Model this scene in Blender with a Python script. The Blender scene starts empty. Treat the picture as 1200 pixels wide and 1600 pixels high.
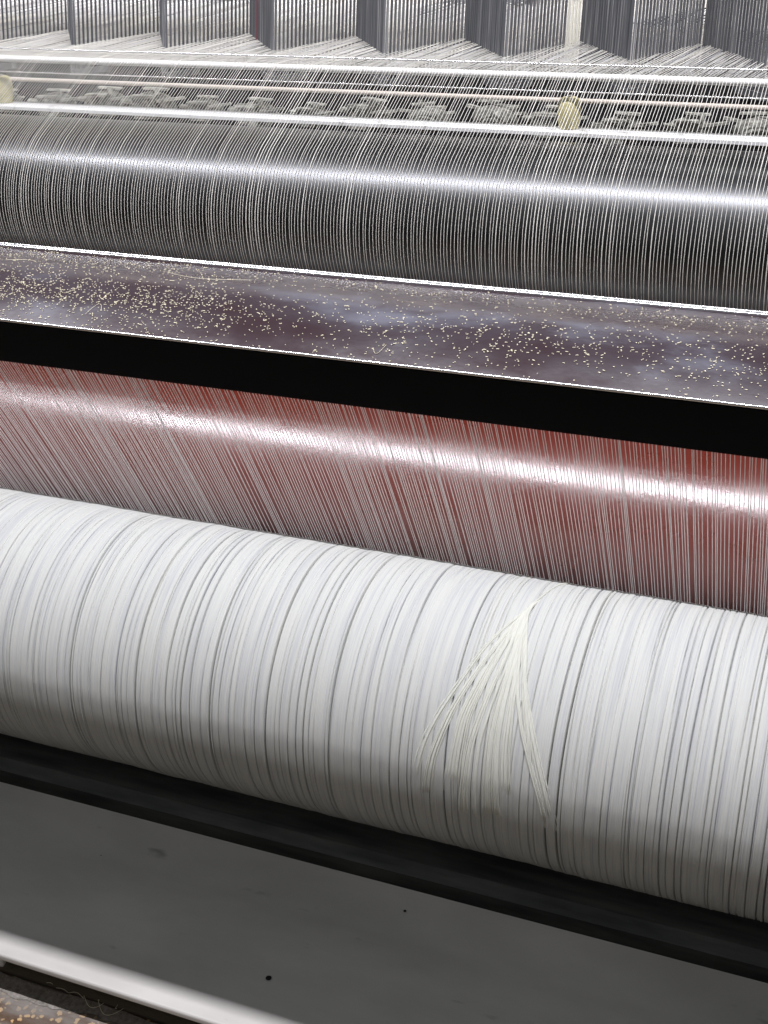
import bpy, math, random
import numpy as np
from mathutils import Matrix, Vector

random.seed(7); rng = np.random.default_rng(7)
S = 1.5                        # metres per layout unit
H = 0.705                      # floor lies this far below the camera (layout units)
PITCH = 28.0
sc = bpy.context.scene
COL = sc.collection
rad = math.radians

def V(x, y, z): return (x*S, y*S, (z+H)*S)
def pol(ang, d):                # (Y, Z) of a point seen 'ang' degrees under the reference pitch, d away, in the cross-section
    p = rad(ang+PITCH); return (d*math.cos(p), -d*math.sin(p))

# ------------------------------------------------------------------ helpers
def tag(o, label=None, cat=None, group=None, kind=None):
    if label: o['label'] = label
    if cat: o['category'] = cat
    if group: o['group'] = group
    if kind: o['kind'] = kind
    return o

def link(name, me, mat=None, parent=None, smooth=False):
    o = bpy.data.objects.new(name, me); COL.objects.link(o)
    if mat: me.materials.append(mat)
    if parent: o.parent = parent
    if smooth: me.polygons.foreach_set('use_smooth', [True]*len(me.polygons))
    return o

def empty(name, loc):
    o = bpy.data.objects.new(name, None); COL.objects.link(o)
    o.location = loc; o.empty_display_size = .02
    return o

def mesh(name, v, f):
    me = bpy.data.meshes.new(name); me.from_pydata(v, [], f); me.update(); return me

class MB:
    def __init__(s): s.v = []; s.f = []
    def add(s, v, f):
        n = len(s.v); s.v += [tuple(p) for p in v]; s.f += [tuple(i+n for i in q) for q in f]
    def box(s, x0, x1, y0, y1, z0, z1):
        v = [V(x, y, z) for z in (z0, z1) for y in (y0, y1) for x in (x0, x1)]
        s.add(v, [(0, 2, 3, 1), (4, 5, 7, 6), (0, 1, 5, 4), (2, 6, 7, 3), (0, 4, 6, 2), (1, 3, 7, 5)])
    def quadbox(s, c, ax, ay, az):      # centre and three half axes, world units
        c, ax, ay, az = map(np.array, (c, ax, ay, az))
        v = [tuple(c+i*ax+j*ay+k*az) for k in (-1, 1) for j in (-1, 1) for i in (-1, 1)]
        s.add(v, [(0, 2, 3, 1), (4, 5, 7, 6), (0, 1, 5, 4), (2, 6, 7, 3), (0, 4, 6, 2), (1, 3, 7, 5)])
    def extrude(s, prof, x0, x1):        # closed profile of (Y, Z), counter-clockwise seen from +X
        n = len(prof)
        v = [V(x0, y, z) for y, z in prof]+[V(x1, y, z) for y, z in prof]
        f = [(i, (i+1) % n, n+(i+1) % n, n+i) for i in range(n)]
        f += [tuple(range(n-1, -1, -1)), tuple(range(n, 2*n))]
        s.add(v, f)
    def tube(s, pts, r, k=6, caps=True):  # world points
        P = np.array(pts, float); n = len(P)
        T = np.gradient(P, axis=0); T /= np.linalg.norm(T, axis=1)[:, None]
        up = np.array([1., 0, 0]) if abs(T[0][0]) < .8 else np.array([0, 0, 1.])
        rr = r if hasattr(r, '__len__') else [r]*n
        v = []
        for i in range(n):
            a = np.cross(T[i], up); a /= np.linalg.norm(a); b = np.cross(T[i], a)
            for j in range(k):
                t = 2*math.pi*j/k
                v.append(tuple(P[i]+rr[i]*(math.cos(t)*a+math.sin(t)*b)))
        f = [(i*k+j, i*k+(j+1) % k, (i+1)*k+(j+1) % k, (i+1)*k+j) for i in range(n-1) for j in range(k)]
        if caps: f += [tuple(range(k-1, -1, -1)), tuple(range((n-1)*k, n*k))]
        s.add(v, f)
    def cyl(s, y, z, r, x0, x1, k=64):
        s.extrude([(y+r*math.cos(2*math.pi*i/k), z+r*math.sin(2*math.pi*i/k)) for i in range(k)], x0, x1)
    def build(s, name, mat, parent=None, smooth=False):
        return link(name, mesh(name, s.v, s.f), mat, parent, smooth)

def autosmooth(o, ang=40):
    me = o.data
    me.polygons.foreach_set('use_smooth', [True]*len(me.polygons))
    me.set_sharp_from_angle(angle=rad(ang))
    return o

# ------------------------------------------------------------------ materials
def mat(name, col=(.5, .5, .5), rough=.5, metal=0., spec=.5, **kw):
    m = bpy.data.materials.new(name); m.use_nodes = True
    b = m.node_tree.nodes['Principled BSDF']
    b.inputs['Base Color'].default_value = (*col, 1); b.inputs['Roughness'].default_value = rough
    b.inputs['Metallic'].default_value = metal; b.inputs['Specular IOR Level'].default_value = spec
    for k, v in kw.items(): b.inputs[k].default_value = v
    return m
def N(m, t, **kw):
    n = m.node_tree.nodes.new(t)
    for k, v in kw.items():
        if hasattr(n, k): setattr(n, k, v)
        else: n.inputs[k].default_value = v
    return n
def L(m, a, b): m.node_tree.links.new(a, b)
def bsdf(m): return m.node_tree.nodes['Principled BSDF']
def coords(m, scale=(1, 1, 1)):
    g = N(m, 'ShaderNodeNewGeometry'); mp = N(m, 'ShaderNodeMapping'); mp.inputs['Scale'].default_value = scale
    L(m, g.outputs['Position'], mp.inputs['Vector']); return mp.outputs['Vector']
def noise(m, vec, scale, detail=4, rough=.55):
    n = N(m, 'ShaderNodeTexNoise'); n.inputs['Scale'].default_value = scale
    n.inputs['Detail'].default_value = detail; n.inputs['Roughness'].default_value = rough
    L(m, vec, n.inputs['Vector']); return n.outputs['Fac']
def ramp(m, fac, stops):
    r = N(m, 'ShaderNodeValToRGB'); e = r.color_ramp.elements
    while len(e) < len(stops): e.new(.5)
    for i, (p, c) in enumerate(stops): e[i].position = p; e[i].color = (*c, 1) if len(c) == 3 else c
    L(m, fac, r.inputs['Fac']); return r.outputs['Color']
def gray(a): return (a, a, a)
def bump(m, h, strength=.3, dist=.001):
    b = N(m, 'ShaderNodeBump'); b.inputs['Strength'].default_value = strength; b.inputs['Distance'].default_value = dist
    L(m, h, b.inputs['Height']); L(m, b.outputs['Normal'], bsdf(m).inputs['Normal'])

M = {}
M['yarn'] = mat('white_yarn', (.70, .685, .63), .75, spec=.2)
M['yarn_thin'] = mat('translucent_white_yarn', (.9, .88, .86), .7, spec=.2, **{'Subsurface Weight': 1.0, 'Subsurface Scale': .0012})
M['yarn_thin'].node_tree.nodes['Principled BSDF'].inputs['Subsurface Radius'].default_value = (1, 1, 1)
M['creel_yarn'] = mat('pale_yarn', (.62, .62, .62), .7, spec=.2)
# beam yarn: white with faint streaks along the winding
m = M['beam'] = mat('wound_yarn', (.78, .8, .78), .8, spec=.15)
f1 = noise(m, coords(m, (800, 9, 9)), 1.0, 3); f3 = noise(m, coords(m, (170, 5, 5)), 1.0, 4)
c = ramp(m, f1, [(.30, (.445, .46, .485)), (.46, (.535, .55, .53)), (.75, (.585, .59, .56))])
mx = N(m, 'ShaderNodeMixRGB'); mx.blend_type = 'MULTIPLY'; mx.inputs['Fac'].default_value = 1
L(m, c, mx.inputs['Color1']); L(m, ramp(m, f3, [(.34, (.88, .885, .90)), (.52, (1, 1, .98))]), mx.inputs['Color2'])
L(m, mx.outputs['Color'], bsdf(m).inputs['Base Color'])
vec2 = coords(m, (1300, 40, 40)); bump(m, noise(m, vec2, 1.0, 3), .55, .0008)
M['cream'] = mat('cream_yarn', (.80, .78, .68), .8, spec=.15)
L(M['cream'], ramp(M['cream'], noise(M['cream'], coords(M['cream'], (900, 40, 40)), 1.0, 3), [(.3, (.53, .54, .48)), (.6, (.63, .64, .57))]), bsdf(M['cream']).inputs['Base Color'])
m = M['steel_dark'] = mat('dark_roller_steel', (.090, .093, .095), .29, metal=1)
vec = coords(m, (3, 60, 60)); L(m, ramp(m, noise(m, vec, 1, 5), [(.3, gray(.27)), (.7, gray(.33))]), bsdf(m).inputs['Roughness'])
m = M['red'] = mat('red_lacquer', (.135, .018, .009), .3, spec=1.0)
vec = coords(m, (1, 1, 1)); bsdf(m).inputs['IOR'].default_value = 1.75
n1 = noise(m, vec, 90, 6, .72); bump(m, n1, .15, .003)
L(m, ramp(m, noise(m, vec, 9, 4), [(.3, gray(.23)), (.7, gray(.37))]), bsdf(m).inputs['Roughness'])
# tray: dark plum lacquer with dusty patches; their blue-white also paints the lamp sheen
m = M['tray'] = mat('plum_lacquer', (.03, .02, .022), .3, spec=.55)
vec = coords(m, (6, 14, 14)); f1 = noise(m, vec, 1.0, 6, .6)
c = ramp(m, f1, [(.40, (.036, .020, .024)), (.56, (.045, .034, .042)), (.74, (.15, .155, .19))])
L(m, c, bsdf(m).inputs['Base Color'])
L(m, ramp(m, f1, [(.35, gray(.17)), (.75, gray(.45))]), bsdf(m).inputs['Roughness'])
bump(m, noise(m, coords(m, (1, 1, 1)), 220, 4), .06, .001)
M['black'] = mat('black_lacquer', (.003, .0026, .0026), .9, spec=.02)
M['lint'] = mat('lint', (.88, .82, .62), .8, spec=.2)
M['bright'] = mat('polished_steel', (.85, .86, .86), .25, metal=1)
m = M['white_paint'] = mat('white_paint', (.78, .79, .78), .35)
vec = coords(m); L(m, ramp(m, noise(m, vec, 40, 5), [(.33, (.5, .5, .48)), (.42, (.78, .79, .78))]), bsdf(m).inputs['Base Color'])
M['beige'] = mat('beige_rod', (.62, .56, .49), .4)
m = M['rubber'] = mat('yellow_rubber', (.56, .50, .25), .55)
L(m, ramp(m, noise(m, coords(m, (60, 60, 260)), 1, 3), [(.3, (.46, .41, .19)), (.7, (.64, .58, .32))]), bsdf(m).inputs['Base Color'])
m = M['block'] = mat('dusty_block', (.3, .3, .27), .8)
L(m, ramp(m, noise(m, coords(m), 120, 5, .7), [(.38, (.07, .07, .065)), (.5, (.24, .24, .21)), (.68, (.55, .55, .48))]), bsdf(m).inputs['Base Color'])
M['block_top'] = mat('pale_cap', (.52, .52, .46), .7)
L(M['block_top'], ramp(M['block_top'], noise(M['block_top'], coords(M['block_top']), 90, 4), [(.35, (.22, .22, .19)), (.6, (.6, .6, .53))]), bsdf(M['block_top']).inputs['Base Color'])
M['block_dark'] = mat('dark_recess', (.03, .03, .03), .8)
m = M['dent'] = mat('comb_steel', (.17, .175, .185), .45, metal=.3)
L(m, ramp(m, noise(m, coords(m, (620, 40, 1.5)), 1, 2), [(.40, (.11, .115, .125)), (.60, (.20, .205, .215)), (.72, (.5, .5, .5))]), bsdf(m).inputs['Base Color'])
M['dent_bright'] = mat('bright_comb_steel', (.85, .84, .74), .4)
M['dent_red'] = mat('red_marker', (.30, .03, .05), .5)
m = M['board'] = mat('pale_board', (.66, .63, .58), .7)
L(m, ramp(m, noise(m, coords(m, (5, 5, 30)), 1, 4), [(.3, (.40, .385, .36)), (.65, (.60, .575, .53))]), bsdf(m).inputs['Base Color'])
M['board_grey'] = mat('grey_board', (.16, .16, .165), .7)
M['board_black'] = mat('black_slot', (.012, .012, .014), .7)
# panel
m = M['panel'] = mat('grey_white_paint', (.55, .54, .51), .5, spec=.35)
vec = coords(m, (3, 7, 7)); f1 = noise(m, vec, 1, 5)
c1 = ramp(m, f1, [(.32, (.40, .39, .36)), (.68, (.60, .585, .55))])
f2 = noise(m, coords(m, (14, 40, 40)), 1, 3)
mx = N(m, 'ShaderNodeMixRGB'); mx.blend_type = 'MULTIPLY'; mx.inputs['Fac'].default_value = 1
L(m, c1, mx.inputs['Color1']); L(m, ramp(m, f2, [(.24, gray(.6)), (.33, gray(1))]), mx.inputs['Color2'])
L(m, mx.outputs['Color'], bsdf(m).inputs['Base Color'])
bump(m, noise(m, coords(m), 700, 2), .08, .0006)
m = M['rail_dark'] = mat('dark_painted_rail', (.06, .062, .06), .45)
L(m, ramp(m, noise(m, coords(m, (8, 60, 60)), 1, 4), [(.35, gray(.10)), (.7, (.24, .24, .22))]), bsdf(m).inputs['Base Color'])
M['void'] = mat('machine_shadow_black', (.012, .013, .014), .8)  # near-black colour stands in for shade inside the machine
M['hole'] = mat('hole_black', (.004, .004, .004), .9)
# floor : brown stone chips in a grey dusty binder
m = M['floor'] = mat('speckled_floor', (.2, .12, .05), .6)
vec = coords(m, (1, 1, 1))
vo = N(m, 'ShaderNodeTexVoronoi'); vo.inputs['Scale'].default_value = 120; vo.inputs['Randomness'].default_value = 1
nw = N(m, 'ShaderNodeTexNoise'); nw.inputs['Scale'].default_value = 150
L(m, vec, nw.inputs['Vector'])
va = N(m, 'ShaderNodeVectorMath', operation='MULTIPLY_ADD'); va.inputs[1].default_value = (.007,)*3
L(m, nw.outputs['Color'], va.inputs[0]); L(m, vec, va.inputs[2]); L(m, va.outputs[0], vo.inputs['Vector'])
chips = ramp(m, vo.outputs['Distance'], [(.30, (.50, .33, .15)), (.40, (.075, .035, .012))])
dust = noise(m, coords(m, (9, 22, 9)), 1, 4)
dm = N(m, 'ShaderNodeMixRGB'); L(m, ramp(m, dust, [(.42, gray(0)), (.60, gray(.85))]), dm.inputs['Fac'])
L(m, chips, dm.inputs['Color1']); dm.inputs['Color2'].default_value = (.20, .185, .165, 1)
L(m, dm.outputs['Color'], bsdf(m).inputs['Base Color'])
bump(m, vo.outputs['Distance'], .4, .002)
M['grime'] = mat('grimy_brown_edge', (.085, .07, .05), .8)

X0, X1 = -1.15, .30            # the length of machine that is built

# ------------------------------------------------------------------ layout (Y, Z)
CB, RB = (.769, -.558), .1018                       # warp beam
CD, RD = pol(-13.45, 1.0), 1.0*math.sin(rad(3.80))  # dark roller
SD = np.array([math.cos(rad(60.4)), -math.sin(rad(60.4))])   # red yarn sheet runs down and away
SN = np.array([math.sin(rad(60.4)), math.cos(rad(60.4))])    # its far side
SHEET0 = np.array(CB)+SN*(RB+.016)
def sheet(ang):                                     # where the sheet is seen at this angle
    p = rad(ang+PITCH); dy, dz = math.cos(p), -math.sin(p)
    # solve SHEET0 + t SD = k (dy,dz)
    A = np.array([[SD[0], -dy], [SD[1], -dz]]); t, k = np.linalg.solve(A, -SHEET0)
    return SHEET0+t*SD
def arc(c, r, a0, a1, n): return [(c[0]+r*math.cos(rad(a0+(a1-a0)*i/n)), c[1]+r*math.sin(rad(a0+(a1-a0)*i/n))) for i in range(n+1)]
RR = .074
CR = sheet(2.3)+SN*(RR+.0010)                      # red roller

# ------------------------------------------------------------------ floor and base
fl = mesh('floor', [V(-6, -3, -H), V(6, -3, -H), V(6, 6, -H), V(-6, 6, -H)], [(0, 1, 2, 3)])
tag(link('floor', fl, M['floor']), kind='structure')

# lower grey cover under the beam
cv = empty('machine_cover', V(-.4, .6, -.705)); inv = cv.matrix_basis
def place(parent, o):           # keep world-space mesh under a parent placed at its base
    o.data.transform(Matrix.Translation(-Vector(parent.location))); return o
prof = [(.6620, -.6478), (.640, -.6672), (.633, -.6699), (.5262, -.6690)]
for i in range(0, 9):
    a = rad(90+i*10); prof.append((.5258+.0022*math.cos(a), -.6712+.0022*math.sin(a)))
prof += [(.5236, -.6735), (.5265, -.6745), (.5480, -.680), (.5500, -.700), (.6620, -.700)]
mb = MB(); mb.extrude(prof, X0, X1)
o = autosmooth(mb.build('cover_panel', M['panel'], cv), 25); place(cv, o)
mb = MB()
for (x, y, r) in ((-.3295, .5705, .0021), (-.5044, .6365, .0011), (-.2614, .650, .0011)):
    z = -.6694 if y < .6 else -.6664+(y-.640)*.882
    n = 14; v = []; 
    for ring, (rr, zz) in enumerate(((r, .0006), (r*.8, .0008), (r*.35, .00045))):
        v += [V(x+rr*math.cos(2*math.pi*i/n), y+rr*math.sin(2*math.pi*i/n), z+zz) for i in range(n)]
    f = [(k*n+i, k*n+(i+1) % n, (k+1)*n+(i+1) % n, (k+1)*n+i) for k in range(2) for i in range(n)]
    f.append(tuple(range(2*n, 3*n)))
    mb.add(v, f)
place(cv, mb.build('screw_hole', M['hole'], cv))
tag(cv, 'grey painted metal cover with a rounded white front edge, beneath the white yarn beam', 'machine cover')

mb = MB(); mb.extrude([(.538, -.7015), (.538, -.7046), (.700, -.7046), (.700, -.7003), (.542, -.7003)], X0, X1)
tag(mb.build('plinth', M['grime']), 'grimy brown plinth strip between the rounded cover edge and the speckled floor', 'plinth')
# dusty grey strip of old mortar along the plinth
pts = []
n = 260; v = []; f = []
for i in range(n+1):
    x = X0+(X1-X0)*i/n
    e = .5372+.0008*math.sin(i*.31)+.0016*(random.random()-.5)
    v += [V(x, e, -.7042), V(x, e-.001, -.7028), V(x, e-.0110-.0025*math.sin(i*.23)-.0025*random.random(), -.7046)]
for i in range(n):
    for k in range(2): f.append((3*i+k, 3*i+k+1, 3*i+k+4, 3*i+k+3))
m = M['mortar'] = mat('dusty_mortar', (.2, .185, .165), .9)
L(m, ramp(m, noise(m, coords(m), 180, 5, .7), [(.35, (.13, .115, .095)), (.65, (.27, .25, .225))]), bsdf(m).inputs['Base Color'])
tag(link('mortar_strip', mesh('mortar_strip', v, f), M['mortar']), 'dusty grey mortar strip edging the brown speckled floor', 'mortar strip')
# tangled waste yarn on it
cur = []
def scrap_pts():
    P = []
    for i in range(150):
        t = i/149
        x = -.492+.062*t+(.006*math.sin(t*21) if .55 < t < .96 else .001*math.sin(t*30))
        y = .5385-.0030*t+(.0045*math.cos(t*25)+.002*math.sin(t*47) if .55 < t < .97 else .0006*math.sin(t*19))
        P.append(V(x, y, -.7018+.0012*math.sin(t*33)))
    return P
mb = MB(); mb.tube(scrap_pts(), .00022, 5)
tag(mb.build('yarn_scrap', M['lint'], smooth=True), 'tangled loose end of white waste yarn on the floor strip', 'yarn scrap')
mb = MB(); mb.box(-.5420, -.5290, .5395, .5440, -.7040, -.688)
o = mb.build('bracket', M['white_paint']); b = o.modifiers.new('bev', 'BEVEL'); b.width = .002; b.segments = 3
tag(o, 'small white bracket foot under the rounded cover edge', 'bracket')

# dark rail under the beam
ry, rz = pol(14.95, .985)
mb = MB(); mb.extrude([(ry-.012, rz-.0035), (ry-.0155, rz-.006), (ry-.0155, -.700), (ry+.03, -.700), (ry+.03, rz), (ry-.006, rz)], X0, X1)
tag(autosmooth(mb.build('base_rail', M['rail_dark']), 20), 'dark painted steel rail in the shadow right under the white beam', 'rail')
mb = MB(); mb.box(X0, X1, 1.02, 1.03, -.700, -.36)  # black sheet put in for the unlit depth behind the rollers
tag(mb.build('back_shade_plate', M['void']), 'black plate standing in for the shade behind the rollers', 'plate')

# ------------------------------------------------------------------ warp beam
bm_root = empty('warp_beam', V(-.4, CB[0], CB[1]))
NX, NT = 4800, 104
xs = np.linspace(X0, X1, NX)
# per-strand heights
def strands(width, amp):
    n = int((X1-X0)/width*1.3); e = np.cumsum(np.abs(rng.normal(width, width*.3, n)))+X0
    idx = np.searchsorted(e, xs); return rng.normal(0, amp, n+2)[np.minimum(idx, n)], idx, e
h1, i1, e1 = strands(.0012, .00007)
h2, _, _ = strands(.0060, .00010)
h3 = np.interp(xs, np.linspace(X0, X1, 40), rng.normal(0, .00025, 40))
kern = np.array([.25, .5, .25])
base = np.convolve(h1, kern, 'same')+np.convolve(h2, np.ones(5)/5, 'same')+h3
th = np.linspace(0, 2*math.pi, NT, endpoint=False)
R = np.repeat((RB+base)[:, None], NT, 1)
def smooth_theta(k, seedamp):      # random periodic function of theta
    o = np.zeros(NT)
    for q in range(1, k+1): o += seedamp/q**.7*np.cos(q*th+rng.uniform(0, 6.28))
    return o
# fine strand height changes around the beam
for b in range(0, NX, 3):
    R[b:b+3] += smooth_theta(5, .00004)[None, :]
# dark gaps between the strand bundles
x = X0+.003
while x < X1:
    right = (x+.75)/.7
    step = abs(rng.normal(.0036, .0030))+.0008
    x += step
    big = rng.random() < .17
    depth = rng.uniform(.0030, .0070) if big else rng.uniform(.0010, .0036)
    wd = rng.uniform(.00036, .00060) if big else rng.uniform(.00022, .00038)
    wander = smooth_theta(4, .00030)
    mod = np.clip(.62+smooth_theta(6, .34), 0, 1.15) if not big else np.clip(.9+smooth_theta(4, .25), .15, 1.2)
    j0 = np.searchsorted(xs, x-.006); j1 = np.searchsorted(xs, x+.006)
    d = np.abs(xs[j0:j1, None]-(x+wander)[None, :])/wd
    R[j0:j1] -= depth*mod[None, :]*np.exp(-d**2)
    R[j0:j1] += (.00012 if big else .00005)*np.exp(-((d-2.2)/1.2)**2)
XX = np.repeat(xs[:, None], NT, 1)
verts = np.stack([XX*S, (CB[0]-R*np.cos(th))*S, (CB[1]+R*np.sin(th)+H)*S], -1).reshape(-1, 3)
verts -= np.array(bm_root.location)
ii, jj = np.meshgrid(np.arange(NX-1), np.arange(NT), indexing='ij')
q = np.stack([ii*NT+jj, ii*NT+(jj+1) % NT, (ii+1)*NT+(jj+1) % NT, (ii+1)*NT+jj], -1).reshape(-1, 4)
me = bpy.data.meshes.new('yarn_package')
me.vertices.add(len(verts)); me.vertices.foreach_set('co', verts.ravel().astype(np.float32))
me.loops.add(q.size); me.loops.foreach_set('vertex_index', q.ravel().astype(np.int32))
me.polygons.add(len(q)); me.polygons.foreach_set('loop_start', (np.arange(len(q))*4).astype(np.int32))
me.update(calc_edges=True); me.validate()
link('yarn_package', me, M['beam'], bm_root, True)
# crossed strands lying over the winding
cross = [[(-.188, 119.7), (-.1957, 110), (-.2014, 92.2), (-.2077, 79.4), (-.214, 72.4), (-.2254, 59.3), (-.2345, 45.2), (-.2451, 31.8), (-.2522, 21.1), (-.2564, 10.3), (-.259, -5)],
 [(-.2020, 92.2), (-.2077, 79.4), (-.2141, 68.1), (-.2244, 52.7), (-.2342, 39.0), (-.24, 29.9), (-.2477, 14.1), (-.25, 4.2), (-.252, -10)],
 [(-.2010, 92), (-.2074, 78.7), (-.2147, 60.6), (-.2216, 46.6), (-.2291, 31.1), (-.2312, 16.1), (-.233, -.6)],
 [(-.2012, 93), (-.2074, 78.7), (-.2093, 55.7), (-.2145, 40), (-.22, 22.5), (-.2217, 1.1), (-.2219, -16)],
 [(-.2016, 94), (-.208, 78.2), (-.2047, 53.6), (-.2064, 38.5), (-.2071, 24), (-.2056, 3.5), (-.2041, -12.4)],
 [(-.2016, 93), (-.208, 78.2), (-.2011, 51.5), (-.1993, 34.5), (-.1983, 20.2), (-.1948, -.7)],
 [(-.2018, 93), (-.2072, 77.6), (-.2021, 59.3), (-.1972, 44.4), (-.1894, 30.9), (-.1795, 17.6), (-.171, 4.4), (-.166, -8)],
 [(-.2008, 93), (-.2072, 78.4), (-.2008, 62.3), (-.195, 49.6), (-.1875, 38.2), (-.1772, 22.8), (-.1685, 8.9), (-.160, -8)],
 [(-.2014, 93), (-.2063, 78.5), (-.2005, 65.2), (-.1964, 54.6), (-.1913, 42.6), (-.1841, 29.1), (-.178, 12)]]
mb = MB()
def lay(poly, off, dx, r):
    a = np.array(poly); t = np.linspace(0, 1, len(a)); tt = np.linspace(0, 1, 60)
    X = np.interp(tt, t, a[:, 0])+dx*tt; A = np.interp(tt, t, a[:, 1])
    for _ in range(5):
        X[1:-1] = (X[:-2]+X[1:-1]*2+X[2:])/4; A[1:-1] = (A[:-2]+A[1:-1]*2+A[2:])/4
    ends = np.minimum(1, np.minimum(tt, 1-tt)*11)
    RR_ = RB-.0020+(off+.0022)*ends
    P = [Vector(V(x, CB[0]-q*math.cos(rad(g)), CB[1]+q*math.sin(rad(g))))-bm_root.location for x, g, q in zip(X, A, RR_)]
    mb.tube(P, r, 6)
for k, p in enumerate(cross):
    for i in range(12 if k not in (2, 3, 4) else 26):
        lay(p, random.uniform(-.0008, -.0001), random.uniform(-.0065, .0065) if k in (2, 3, 4) else random.gauss(0, .0018), random.uniform(.0006, .0011))
o = mb.build('crossed_strand', M['cream'], bm_root, True)
tag(o, 'yarn ends crossing the winding in an upturned V')
mb = MB(); mb.cyl(CB[0], CB[1], .035, X0-.05, X1+.05, 32); o = place(bm_root, mb.build('shaft', M['rail_dark'], bm_root))
tag(bm_root, 'thick white yarn beam, tightly wound, lying across the lower half', 'yarn beam')

# ------------------------------------------------------------------ red roller, guide rod
rr_ = empty('red_roller', V(-.4, CR[0], CR[1]))
mb = MB(); mb.cyl(CR[0], CR[1], RR, X0, X1, 160)
place(rr_, autosmooth(mb.build('roller_body', M['red'], rr_)))
mb = MB(); mb.cyl(CR[0], CR[1], .012, X0-.06, X1+.06, 24); place(rr_, mb.build('roller_shaft', M['rail_dark'], rr_))
tag(rr_, 'glossy red lacquered roller seen behind the slanting white yarns', 'roller')
G0 = sheet(-4.85); GR = .004
GC = G0+SN*GR
mb = MB(); mb.cyl(GC[0], GC[1], GR, X0, X1, 24)
tag(autosmooth(mb.build('guide_rod', M['bright'])), 'thin steel rod along the lower edge of the black tray face', 'guide rod')

# ------------------------------------------------------------------ dark roller
dr = empty('dark_roller', V(-.4, CD[0], CD[1]))
mb = MB(); mb.cyl(CD[0], CD[1], RD, X0, X1, 160); place(dr, autosmooth(mb.build('roller_body', M['steel_dark'], dr)))
mb = MB(); mb.cyl(CD[0], CD[1], .018, X0-.06, X1+.06, 24); place(dr, mb.build('roller_shaft', M['rail_dark'], dr))
tag(dr, 'large black polished roller with fine white yarns bent over it', 'roller')

# ------------------------------------------------------------------ tray between the rollers
TL, TF, TB = pol(-10.62, .642), pol(-6.85, .5525), pol(-4.72, .620)
tr = empty('lint_tray', V(-.4, TF[0], TB[1]))
n = 14; top = []
for i in range(n+1):
    t = i/n
    y = TL[0]+(TF[0]-TL[0])*t; z = TL[1]+(TF[1]-TL[1])*t
    z += .0170*math.sin(math.pi*t)*(.2+.8*t)       # slightly crowned, rolling off to the front
    top.append((y, z))
prof = top+[(TF[0]+.018, TF[1]-.009), (TL[0]-.01, TL[1]-.012)]
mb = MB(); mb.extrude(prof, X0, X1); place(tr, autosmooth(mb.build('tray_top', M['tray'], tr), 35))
mb = MB(); mb.extrude([(TF[0]-.0005, TF[1]-.0012), (TB[0], TB[1]), (TB[0]+.006, TB[1]+.004), (TL[0]-.012, TL[1]-.016), (TF[0]+.019, TF[1]-.0098), (TF[0]+.002, TF[1]-.0014)], X0, X1)
place(tr, mb.build('front_face', M['black'], tr))
mb = MB(); mb.cyl(TF[0], TF[1], .0008, X0, X1, 12); place(tr, autosmooth(mb.build('front_trim', M['bright'], tr)))
mb = MB(); mb.cyl(TL[0], TL[1]+.0006, .0011, X0, X1, 12); mb.cyl(TL[0]+.0035, TL[1]+.0006, .0010, X0, X1, 12)
place(tr, autosmooth(mb.build('back_trim', M['bright'], tr)))
tag(tr, 'dark plum lacquered tray sprinkled with lint, black front face', 'tray')
def tray_z(y):
    t = (y-TL[0])/(TF[0]-TL[0]); z = TL[1]+(TF[1]-TL[1])*t
    return z+.0170*math.sin(math.pi*t)*(.2+.8*t)
mb = MB()
patch = [(random.uniform(-.75, .1), random.gauss(.72, .12), random.uniform(.02, .09), random.uniform(.05, .12)) for _ in range(26)]
cnt = 0
while cnt < 9500:
    x = random.uniform(-.85, .12); u = random.random()
    d = .10+.75*math.exp(-((u-.80)/.14)**2)*(1 if x < -.2 else .75)
    d += .22*max(0, -(x+.30))
    d *= .75+.5*abs(math.sin(x*23+u*3)*math.cos(x*9.7+1))
    if x > -.3: d *= .55
    if random.random() > d: continue
    cnt += 1
    y = TL[0]+(TF[0]-TL[0])*min(.985, max(.03, u)); z = tray_z(y)
    a = random.uniform(-1.2, 1.2) if random.random() < .8 else random.uniform(0, 3.14)
    l = random.choice((.00016, .00022, .00022, .0003, .0004, .00055))*random.uniform(.6, 1.3); w_ = random.uniform(.00013, .00026)
    ca, sa = math.cos(a), math.sin(a)
    mb.quadbox(V(x, y, z+.0002), (l*S*ca, l*S*sa, 0), (-w_*S*sa, w_*S*ca, 0), (0, 0, .00014*S))
for (x, u, l, a, bend) in ((-.36, .35, .05, .06, .5), (-.455, .45, .02, .3, -.3), (-.40, .75, .018, .9, .3), (-.22, .93, .012, 1.1, .2), (-.375, .92, .014, 1.0, -.3)):
    P = []
    for i in range(16):
        t = i/15; xx = x+l*t*math.cos(a); y = TL[0]+(TF[0]-TL[0])*min(.97, max(.04, u+(l*t*math.sin(a)*-3+bend*.25*math.sin(t*3.1))*.8)); P.append(V(xx, y, tray_z(y)+.0005))
    mb.tube(P, .00014, 4)
tag(mb.build('lint_flecks', M['lint']), 'pale lint flecks and short fibres scattered over the plum tray', 'lint', kind='stuff')

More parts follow.
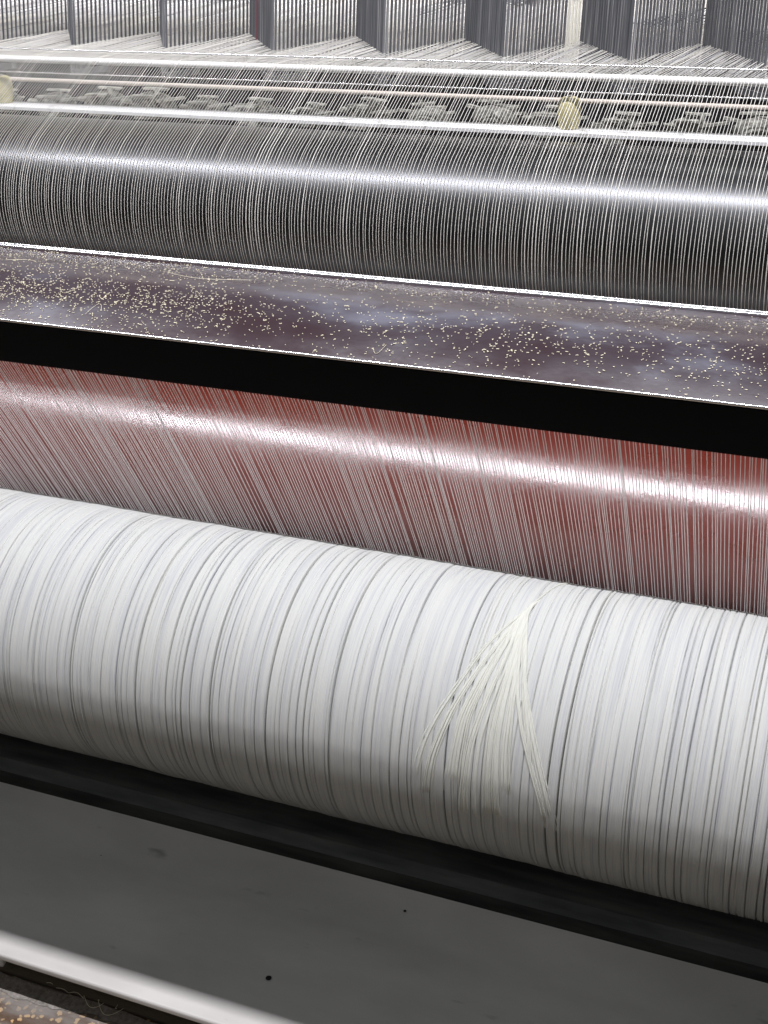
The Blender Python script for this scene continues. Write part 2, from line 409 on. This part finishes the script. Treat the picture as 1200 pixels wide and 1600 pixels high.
# ------------------------------------------------------------------ rail, rods, rubber stops and block row behind the upper yarns
rtop = pol(-17.74, 1.058); rbot = pol(-17.2, 1.045)
mb = MB(); mb.extrude([(1.038, rtop[1]-.0015), (1.038, rtop[1]-.0042), (1.058, rtop[1]-.0042), (1.058, rtop[1]), (1.040, rtop[1])], X0, X1)
o = mb.build('white_rail', M['white_paint']); autosmooth(o, 20)
tag(o, 'white painted flat rail running just behind the top of the black roller', 'rail')
ZR = rtop[1]
def rod(name, ang, d, r, m, label, cat='rod'):
    c = pol(ang, d); mb = MB(); mb.cyl(c[0], c[1], r, X0, X1, 20)
    return tag(autosmooth(mb.build(name, M[m])), label, cat)
rod('support_rod', -18.97, 1.085, .0019, 'beige', 'beige support rod under the upper yarns, above the row of lumpy blocks')
rod('support_wire', -19.32, 1.085, .0006, 'bright', 'very thin steel wire stretched between the bright bar and the beige rod', 'wire')

def rubber(x, label):
    rt = empty('rubber_stop', V(x, 1.0490, ZR+.0004))
    prof_ = [(0, 0), (.0070, 0), (.0082, .002), (.0090, .008), (.0092, .013), (.0088, .019), (.0074, .0225), (.0055, .0238), (0, .0240)]
    k = 28; v = []; f = []
    for r, z in prof_:
        for j in range(k):
            t = 2*math.pi*j/k; v.append((r*S*math.cos(t), r*S*math.sin(t), z*S))
    for i in range(len(prof_)-1):
        for j in range(k): f.append((i*k+j, i*k+(j+1) % k, (i+1)*k+(j+1) % k, (i+1)*k+j))
    o = link('stop_body', mesh('stop_body', v, f), M['rubber'], rt); autosmooth(o, 50)
    mb2 = MB(); mb2.cyl(0, 0, .001, 0, .001, 12)
    o2 = MB(); 
    P = [(0, 0, .0238*S), (0, 0, .0252*S)]; o2.tube(P, .0022*S, 10); o2.build('screw_head', M['bright'], rt)
    return tag(rt, label, 'rubber stop', 'yellow rubber stops on the white rail')
rubber(-.267, 'yellowish rubber stop on the white rail, third of the way in from its right end')
rubber(-.812, 'yellowish rubber stop on the white rail, cut off at the left border')

blk = empty('guide_block', V(0, 1.09, ZR-.012))
def lump(r0, seed):
    rs = random.Random(seed); k, q = 16, 9; v = []; f = []
    for i in range(q):
        a = math.pi*i/(q-1)
        for j in range(k):
            t = 2*math.pi*j/k; e = 1+.12*math.sin(3*t+seed)+.1*(rs.random()-.5)
            v.append((.021*S*math.sin(a)*math.cos(t)*e, .013*S*math.sin(a)*math.sin(t)*e, (.010-.0115*math.cos(a)*(1+.15*(rs.random()-.5)))*S))
    for i in range(q-1):
        for j in range(k): f.append((i*k+j, i*k+(j+1) % k, (i+1)*k+(j+1) % k, (i+1)*k+j))
    return mesh('block_body', v, f)
link('block_body', lump(1, 3), M['block'], blk, True)
def lb(name, c, h, m, rotx=0, rotz=0):
    mb = MB(); mb.quadbox((0, 0, 0), (h[0]*S, 0, 0), (0, h[1]*S, 0), (0, 0, h[2]*S))
    o = mb.build(name, M[m], blk); o.location = (c[0]*S, c[1]*S, c[2]*S); o.rotation_euler = (rotx, rotz, 0); return o
lb('housing', (-.004, -.012, .010), (.0085, .005, .0085), 'block', .1)
lb('cap', (-.004, -.0125, .0195), (.0105, .0055, .0009), 'block_top')
lb('clip', (-.018, -.010, .0150), (.006, .004, .0012), 'block_top', .1, .12)
lb('bar', (.020, -.010, .0165), (.0125, .0022, .0011), 'block_top', 0, -.12)
lb('pin', (.009, -.012, .0235), (.0018, .0018, .003), 'block_top')
lb('plate', (.006, -.004, .0245), (.011, .004, .0007), 'block_top', 0, .05)
def dup(root, loc, rz=0, sc_=1, label=None):
    r = root.copy(); COL.objects.link(r); r.location = loc; r.rotation_euler = (0, 0, rz); r.scale = (sc_,)*3
    for ch in list(root.children):
        c_ = ch.copy(); COL.objects.link(c_); c_.parent = r
    if label: r['label'] = label
    return r
tag(blk, 'lumpy grey lint-coated guide block with pale cap in the row under the upper yarns', 'guide block', 'lint-coated guide blocks in a row')
first = True
for i in range(17):
    x = -.90+.0555*i+random.uniform(-.003, .003)
    if i == 0: blk.location = V(x, 1.095, ZR-.016); continue
    dup(blk, V(x, 1.095+random.uniform(-.004, .004), ZR-.016+random.uniform(-.0015, .0015)), random.choice((0, 0, math.pi))+random.uniform(-.3, .3), random.uniform(.78, 1.08))
mb = MB(); mb.box(X0, X1, 1.135, 1.14, -.40, -.158)  # dark sheet put where only shade lies behind the blocks
tag(mb.build('shadow_plate', M['void']), 'dark plate standing in for the shade behind the row of lumpy blocks', 'plate')

# bright bar that the yarns bend over
BARC, BARR = pol(-19.93, 1.045), .0028
mb = MB(); mb.cyl(BARC[0], BARC[1], BARR, X0, X1, 24)
M['bar_white'] = mat('white_ceramic', (.88, .88, .85), .2, spec=.6)
tag(autosmooth(mb.build('bright_bar', M['bar_white'])), 'bright white smooth bar the yarns bend over below the comb', 'bar')
rod('edge_rod', -20.42, 1.062, .0007, 'bright', 'hair-thin steel rod at the foot of the comb, above the bright bar')

# ------------------------------------------------------------------ zigzag comb
cb = empty('zigzag_comb', V(-.4, 1.14, -.175))
dirU = Vector((0, math.cos(rad(81)), math.sin(rad(81))))
near = [-.982, -.874, -.766, -.666, -.554, -.447, -.339, -.232, -.124, -.016, .092]
far = [x_+.0405 for x_ in near]
ND = 21
def section(xa, ya, xb, yb, name, mm, special=None):
    mb = MB(); sp = {}
    for k in range(ND):
        t = (k+.5)/ND
        x = xa+(xb-xa)*t; y = ya+(yb-ya)*t
        tx, ty = (xb-xa), (yb-ya); l = math.hypot(tx, ty); tx /= l; ty /= l
        hgt = .085
        tgt = mb
        if special and k in special: tgt = sp.setdefault(special[k], MB())
        c = Vector(V(x, y, -.165))+dirU*(hgt*S)
        w_ = .00050*S; dpt = .0011*S
        tgt.quadbox(c, (w_*tx, w_*ty, 0), (-dpt*ty, dpt*tx, 0), tuple(dirU*(hgt*S)))
    o = place(cb, mb.build(name, M['dent'], cb))
    for mk, b in sp.items():
        q_ = place(cb, b.build('bright_dent' if mk == 'dent_bright' else 'red_dent', M[mk], cb))
        q_['label'] = 'pale shining comb wire' if mk == 'dent_bright' else 'comb wire marked red'
    # base bar of the section
    mb2 = MB(); tx, ty = (xb-xa), (yb-ya); l = math.hypot(tx, ty)
    c = V((xa+xb)/2, (ya+yb)/2, -.1668)
    mb2.quadbox(c, (tx/2*S, ty/2*S, 0), (-.002*ty/l*S, .002*tx/l*S, 0), (0, 0, .0028*S))
    b_ = mb2.build('section_base', M['dent'], None); b_.parent = o; place(cb, b_)
for i, xn in enumerate(near):
    if i+1 < len(near):
        section(xn, 1.100, far[i], 1.192, 'comb_section', 'dent', {19: 'dent_bright', 20: 'dent_bright', 18: 'dent_bright', 17: 'dent_bright'} if i == 6 else None)
        section(far[i]+.0012, 1.1915, near[i+1]-.0008, 1.1008, 'comb_section', 'dent', {7: 'dent_red'} if i == 3 else None)
tag(cb, 'steel expanding comb folded in a zigzag of upright wires at the top edge', 'comb')

# ------------------------------------------------------------------ boards behind the comb
bd = empty('back_board', V(-.5, 1.62, -.40))
mb = MB(); mb.box(-2.0, .6, 1.60, 1.62, -.45, .35); place(bd, mb.build('board_panel', M['board'], bd))
def poly_board(name, pts, m, y, parent):
    n = len(pts); v = [V(x, y, z) for x, z in pts]+[V(x, y+.004, z) for x, z in pts]
    f = [tuple(range(n)), tuple(range(2*n-1, n-1, -1))]+[(i, n+i, n+(i+1) % n, (i+1) % n) for i in range(n)]
    return place(parent, link(name, mesh(name, v, f), M[m], parent))
poly_board('grey_panel', [(-1.7, -.235), (-1.23, -.193), (-1.012, -.167), (-.87, -.149), (-.79, -.10), (-.79, .15), (-1.7, .15)], 'board_grey', 1.590, bd)
poly_board('dark_slot', [(-.345, -.1665), (-.31, -.168), (-.248, -.162), (-.246, -.146), (-.262, -.148)], 'board_black', 1.590, bd)
poly_board('dark_slot', [(-.305, -.2195), (-.247, -.215), (-.246, -.201)], 'board_black', 1.590, bd)
poly_board('dark_slot', [(-.225, -.180), (-.10, -.200), (-.10, -.176), (-.215, -.168)], 'board_black', 1.590, bd)
poly_board('grey_strip', [(-.60, -.172), (-.45, -.139), (-.45, -.118), (-.60, -.151)], 'board_grey', 1.592, bd)
tag(bd, 'pale back board with grey panel and dark slots, seen through the comb wires', 'back board')

# ------------------------------------------------------------------ yarns
YR = .00028                     # yarn radius, layout units
# upper path: creel - comb - bright bar - dark roller - underside
rise = 24.4
pd = arc(CD, RD+YR, 90+rise, 262, 34)           # wraps the camera side of the roller
def upper_path(dia):
    bt = (BARC[0], BARC[1]+BARR+YR)
    a = arc(BARC, BARR+YR, 75, 90+rise, 4)
    pts = [(1.30, bt[1]+.008), (1.19, bt[1]+.0045), (1.10, bt[1]+.001)]+a
    P = []
    for y, z in pts+pd:
        P.append((dia*max(0, y-1.045), y, z))
    return P
variants_u = []
for k in range(9):
    dia = .12+.03*random.uniform(-1, 1); P = upper_path(dia)
    sl = random.uniform(-.006, .006); wob = random.uniform(0, 6)
    pts = [V(x+sl*(y-.97)+.00012*math.sin(wob+i*.45), y, z) for i, (x, y, z) in enumerate(P)]
    mb = MB(); mb.tube(pts, YR*S*(.80 if k < 7 else 1.3), 5)
    variants_u.append(mesh('upper_yarn', mb.v, mb.f))
for v_ in variants_u: v_.materials.append(M['yarn']); v_.polygons.foreach_set('use_smooth', [True]*len(v_.polygons))
ulabel = 'fine white yarn bent over the black roller, one of the upper sheet'
x = -.862; count = 0; proto = None; extra = []
xsU = []
while x < -.075:
    x += max(.0011, random.gauss(.00262, .00028)); xsU.append(x)
for x in xsU:
    me_ = random.choice(variants_u[:7]) if random.random() < .9 else random.choice(variants_u[7:])
    if proto is None:
        proto = bpy.data.objects.new('upper_yarn', me_); COL.objects.link(proto)
        tag(proto, ulabel, 'yarn', 'white yarns over the black roller'); o = proto
    else:
        o = proto.copy(); o.data = me_; COL.objects.link(o)
    o.location = (x*S, 0, 0)
print('upper yarns', len(xsU))
def rest(name, variants, xr, pitch, label, cat, mk='yarn'):
    vs = []; fs = []; n = 0
    for a, b in xr:
        x = a
        while x < b:
            me_ = random.choice(variants)
            co = np.empty(len(me_.vertices)*3); me_.vertices.foreach_get('co', co); co = co.reshape(-1, 3)+np.array([x*S, 0, 0])
            vs += [tuple(p) for p in co]; fs += [tuple(i+n for i in p.vertices) for p in me_.polygons]; n = len(vs)
            x += max(.0011, random.gauss(pitch, pitch*.25))
    o = link(name, mesh(name, vs, fs), M[mk], None, True)
    return tag(o, label, cat, kind='stuff')
rest('upper_yarn_rest', variants_u[:7], ((-1.13, -.863), (-.072, .27)), .00268, 'rest of the fine white yarns over the black roller', 'yarns')

# the close bed of creel yarns behind the comb
mb = MB()
x = -1.12
while x < .26:
    x += max(.0006, random.gauss(.00125, .0003)); dz = random.uniform(-.0075, -.0012); da = random.uniform(.09, .15); yb = 1.062
    mb.tube([V(x+da*(y-yb), y, BARC[1]+BARR+dz+(y-yb)*.05) for y in (yb, 1.18, 1.42)], YR*S*.8, 4, False)
tag(mb.build('creel_yarn', M['creel_yarn'], smooth=True), 'dense bed of grey-looking yarns running back from the bright bar under the comb', 'creel yarns', kind='stuff')

# lower path: guide rod - red roller - behind the beam - underside of the beam
gn = math.degrees(math.atan2(-SN[1], -SN[0]))    # direction from the rod to its contact on the camera side
pts = arc(GC, GR+YR, gn-150, gn, 6)
lowest = SHEET0+SD*.045
line = [tuple(np.array(pts[-1])*(1-t)+lowest*t) for t in np.linspace(0, 1, 9)[1:]]
ang0 = math.degrees(math.atan2(lowest[1]-CB[1], lowest[0]-CB[0]))
wrap = arc(CB, RB+.001, -30, -90, 5)
lp = pts+line+wrap
variants_l = []
for k in range(10):
    sl = random.uniform(-.007, .007); wob = random.uniform(0, 6)
    P = [V(sl*(y-.80)+.00025*math.sin(wob+i*.5), y, z) for i, (y, z) in enumerate(lp)]
    mb = MB(); mb.tube(P, YR*S*(1.15 if k < 8 else 1.6), 5)
    variants_l.append(mesh('lower_yarn', mb.v, mb.f))
for v_ in variants_l: v_.materials.append(M['yarn_thin']); v_.polygons.foreach_set('use_smooth', [True]*len(v_.polygons))
llabel = 'white yarn stretched down in front of the red roller, one of the lower sheet'
proto = None; xsL = []; x = -.700
while x < -.045:
    x += max(.0008, random.gauss(.00222, .00066)); xsL.append(x)
for x in xsL:
    me_ = random.choice(variants_l[:8]) if random.random() < .9 else random.choice(variants_l[8:])
    if proto is None:
        proto = bpy.data.objects.new('lower_yarn', me_); COL.objects.link(proto)
        tag(proto, llabel, 'yarn', 'white yarns in front of the red roller'); o = proto
    else:
        o = proto.copy(); o.data = me_; COL.objects.link(o)
    o.location = (x*S, 0, 0)
print('lower yarns', len(xsL))
rest('lower_yarn_rest', variants_l[:8], ((-1.13, -.701), (-.042, .27)), .00222, 'rest of the white yarns in front of the red roller', 'yarns', 'yarn_thin')

# ------------------------------------------------------------------ light
def area(name, loc, target, size, size_y, power, col):
    l = bpy.data.lights.new(name, 'AREA'); l.shape = 'RECTANGLE'; l.size = size; l.size_y = size_y
    l.energy = power; l.color = col
    o = bpy.data.objects.new(name, l); COL.objects.link(o); o.location = loc
    d = Vector(target)-Vector(loc)
    # long side along X
    z = -d.normalized(); x_ = Vector((1, 0, 0)); y_ = z.cross(x_).normalized(); x_ = y_.cross(z)
    o.matrix_world = Matrix.Translation(loc) @ Matrix((x_, y_, z)).transposed().to_4x4()
    return o
area('ceiling_tube_lamp', V(-.35, .45, 1.05), V(-.35, .74, -.4), 4.2, .046, 120, (.955, .935, 1.0))
r_ = area('comb_fill_light', V(-.5, 1.13, .25), V(-.5, 1.09, -.2), 4.2, .05, .95, (1.0, .99, .96)); r_.data.spread = rad(46)  # added fill brightening bar and upper yarns, spread kept off the cover panel
r_ = area('board_fill_light', V(-.5, 1.44, .30), V(-.5, 1.60, -.2), 4.2, .10, 34, (1.0, .98, .95)); r_.data.spread = rad(100)  # added fill brightening the back board behind the comb

w = bpy.data.worlds.new('World'); sc.world = w; w.use_nodes = True
nt = w.node_tree; bg = nt.nodes['Background']
tc = nt.nodes.new('ShaderNodeTexCoord'); sx = nt.nodes.new('ShaderNodeSeparateXYZ'); cr = nt.nodes.new('ShaderNodeValToRGB')
nt.links.new(tc.outputs['Generated'], sx.inputs[0])
mr = nt.nodes.new('ShaderNodeMapRange'); mr.inputs['From Min'].default_value = -1; mr.inputs['From Max'].default_value = 1
nt.links.new(sx.outputs['Z'], mr.inputs['Value']); nt.links.new(mr.outputs[0], cr.inputs['Fac'])
e = cr.color_ramp.elements; e[0].position = .45; e[0].color = (.22, .195, .165, 1); e[1].position = .85; e[1].color = (.42, .44, .47, 1)
nt.links.new(cr.outputs['Color'], bg.inputs['Color']); bg.inputs['Strength'].default_value = .40

# ------------------------------------------------------------------ camera
cam = bpy.data.cameras.new('camera'); co = bpy.data.objects.new('camera', cam); COL.objects.link(co); sc.camera = co
p = rad(PITCH)
Xc = np.array([.92755429, .14587899, -.34403832]); c_ = np.array([.33986081, .05345084, .93895561]); d_ = np.array([-.155363034, .987857443, 0.])
Yc = math.cos(p)*c_-math.sin(p)*d_; Zc = -(math.sin(p)*c_+math.cos(p)*d_)
right = Vector((Xc[0], Yc[0], Zc[0])); up = -Vector((Xc[1], Yc[1], Zc[1])); back = -Vector((Xc[2], Yc[2], Zc[2]))
co.matrix_world = Matrix.Translation(V(0, 0, 0)) @ Matrix((right, up, back)).transposed().to_4x4()
cam.sensor_width = 36; cam.sensor_fit = 'AUTO'; cam.lens = 2040/1600*36
cam.clip_start = .01; cam.clip_end = 100
sc.view_settings.view_transform = 'Standard'; sc.view_settings.look = 'None'
sc.view_settings.exposure = 0; sc.view_settings.gamma = 1
sc.cycles.max_bounces = 8; sc.cycles.use_denoising = True
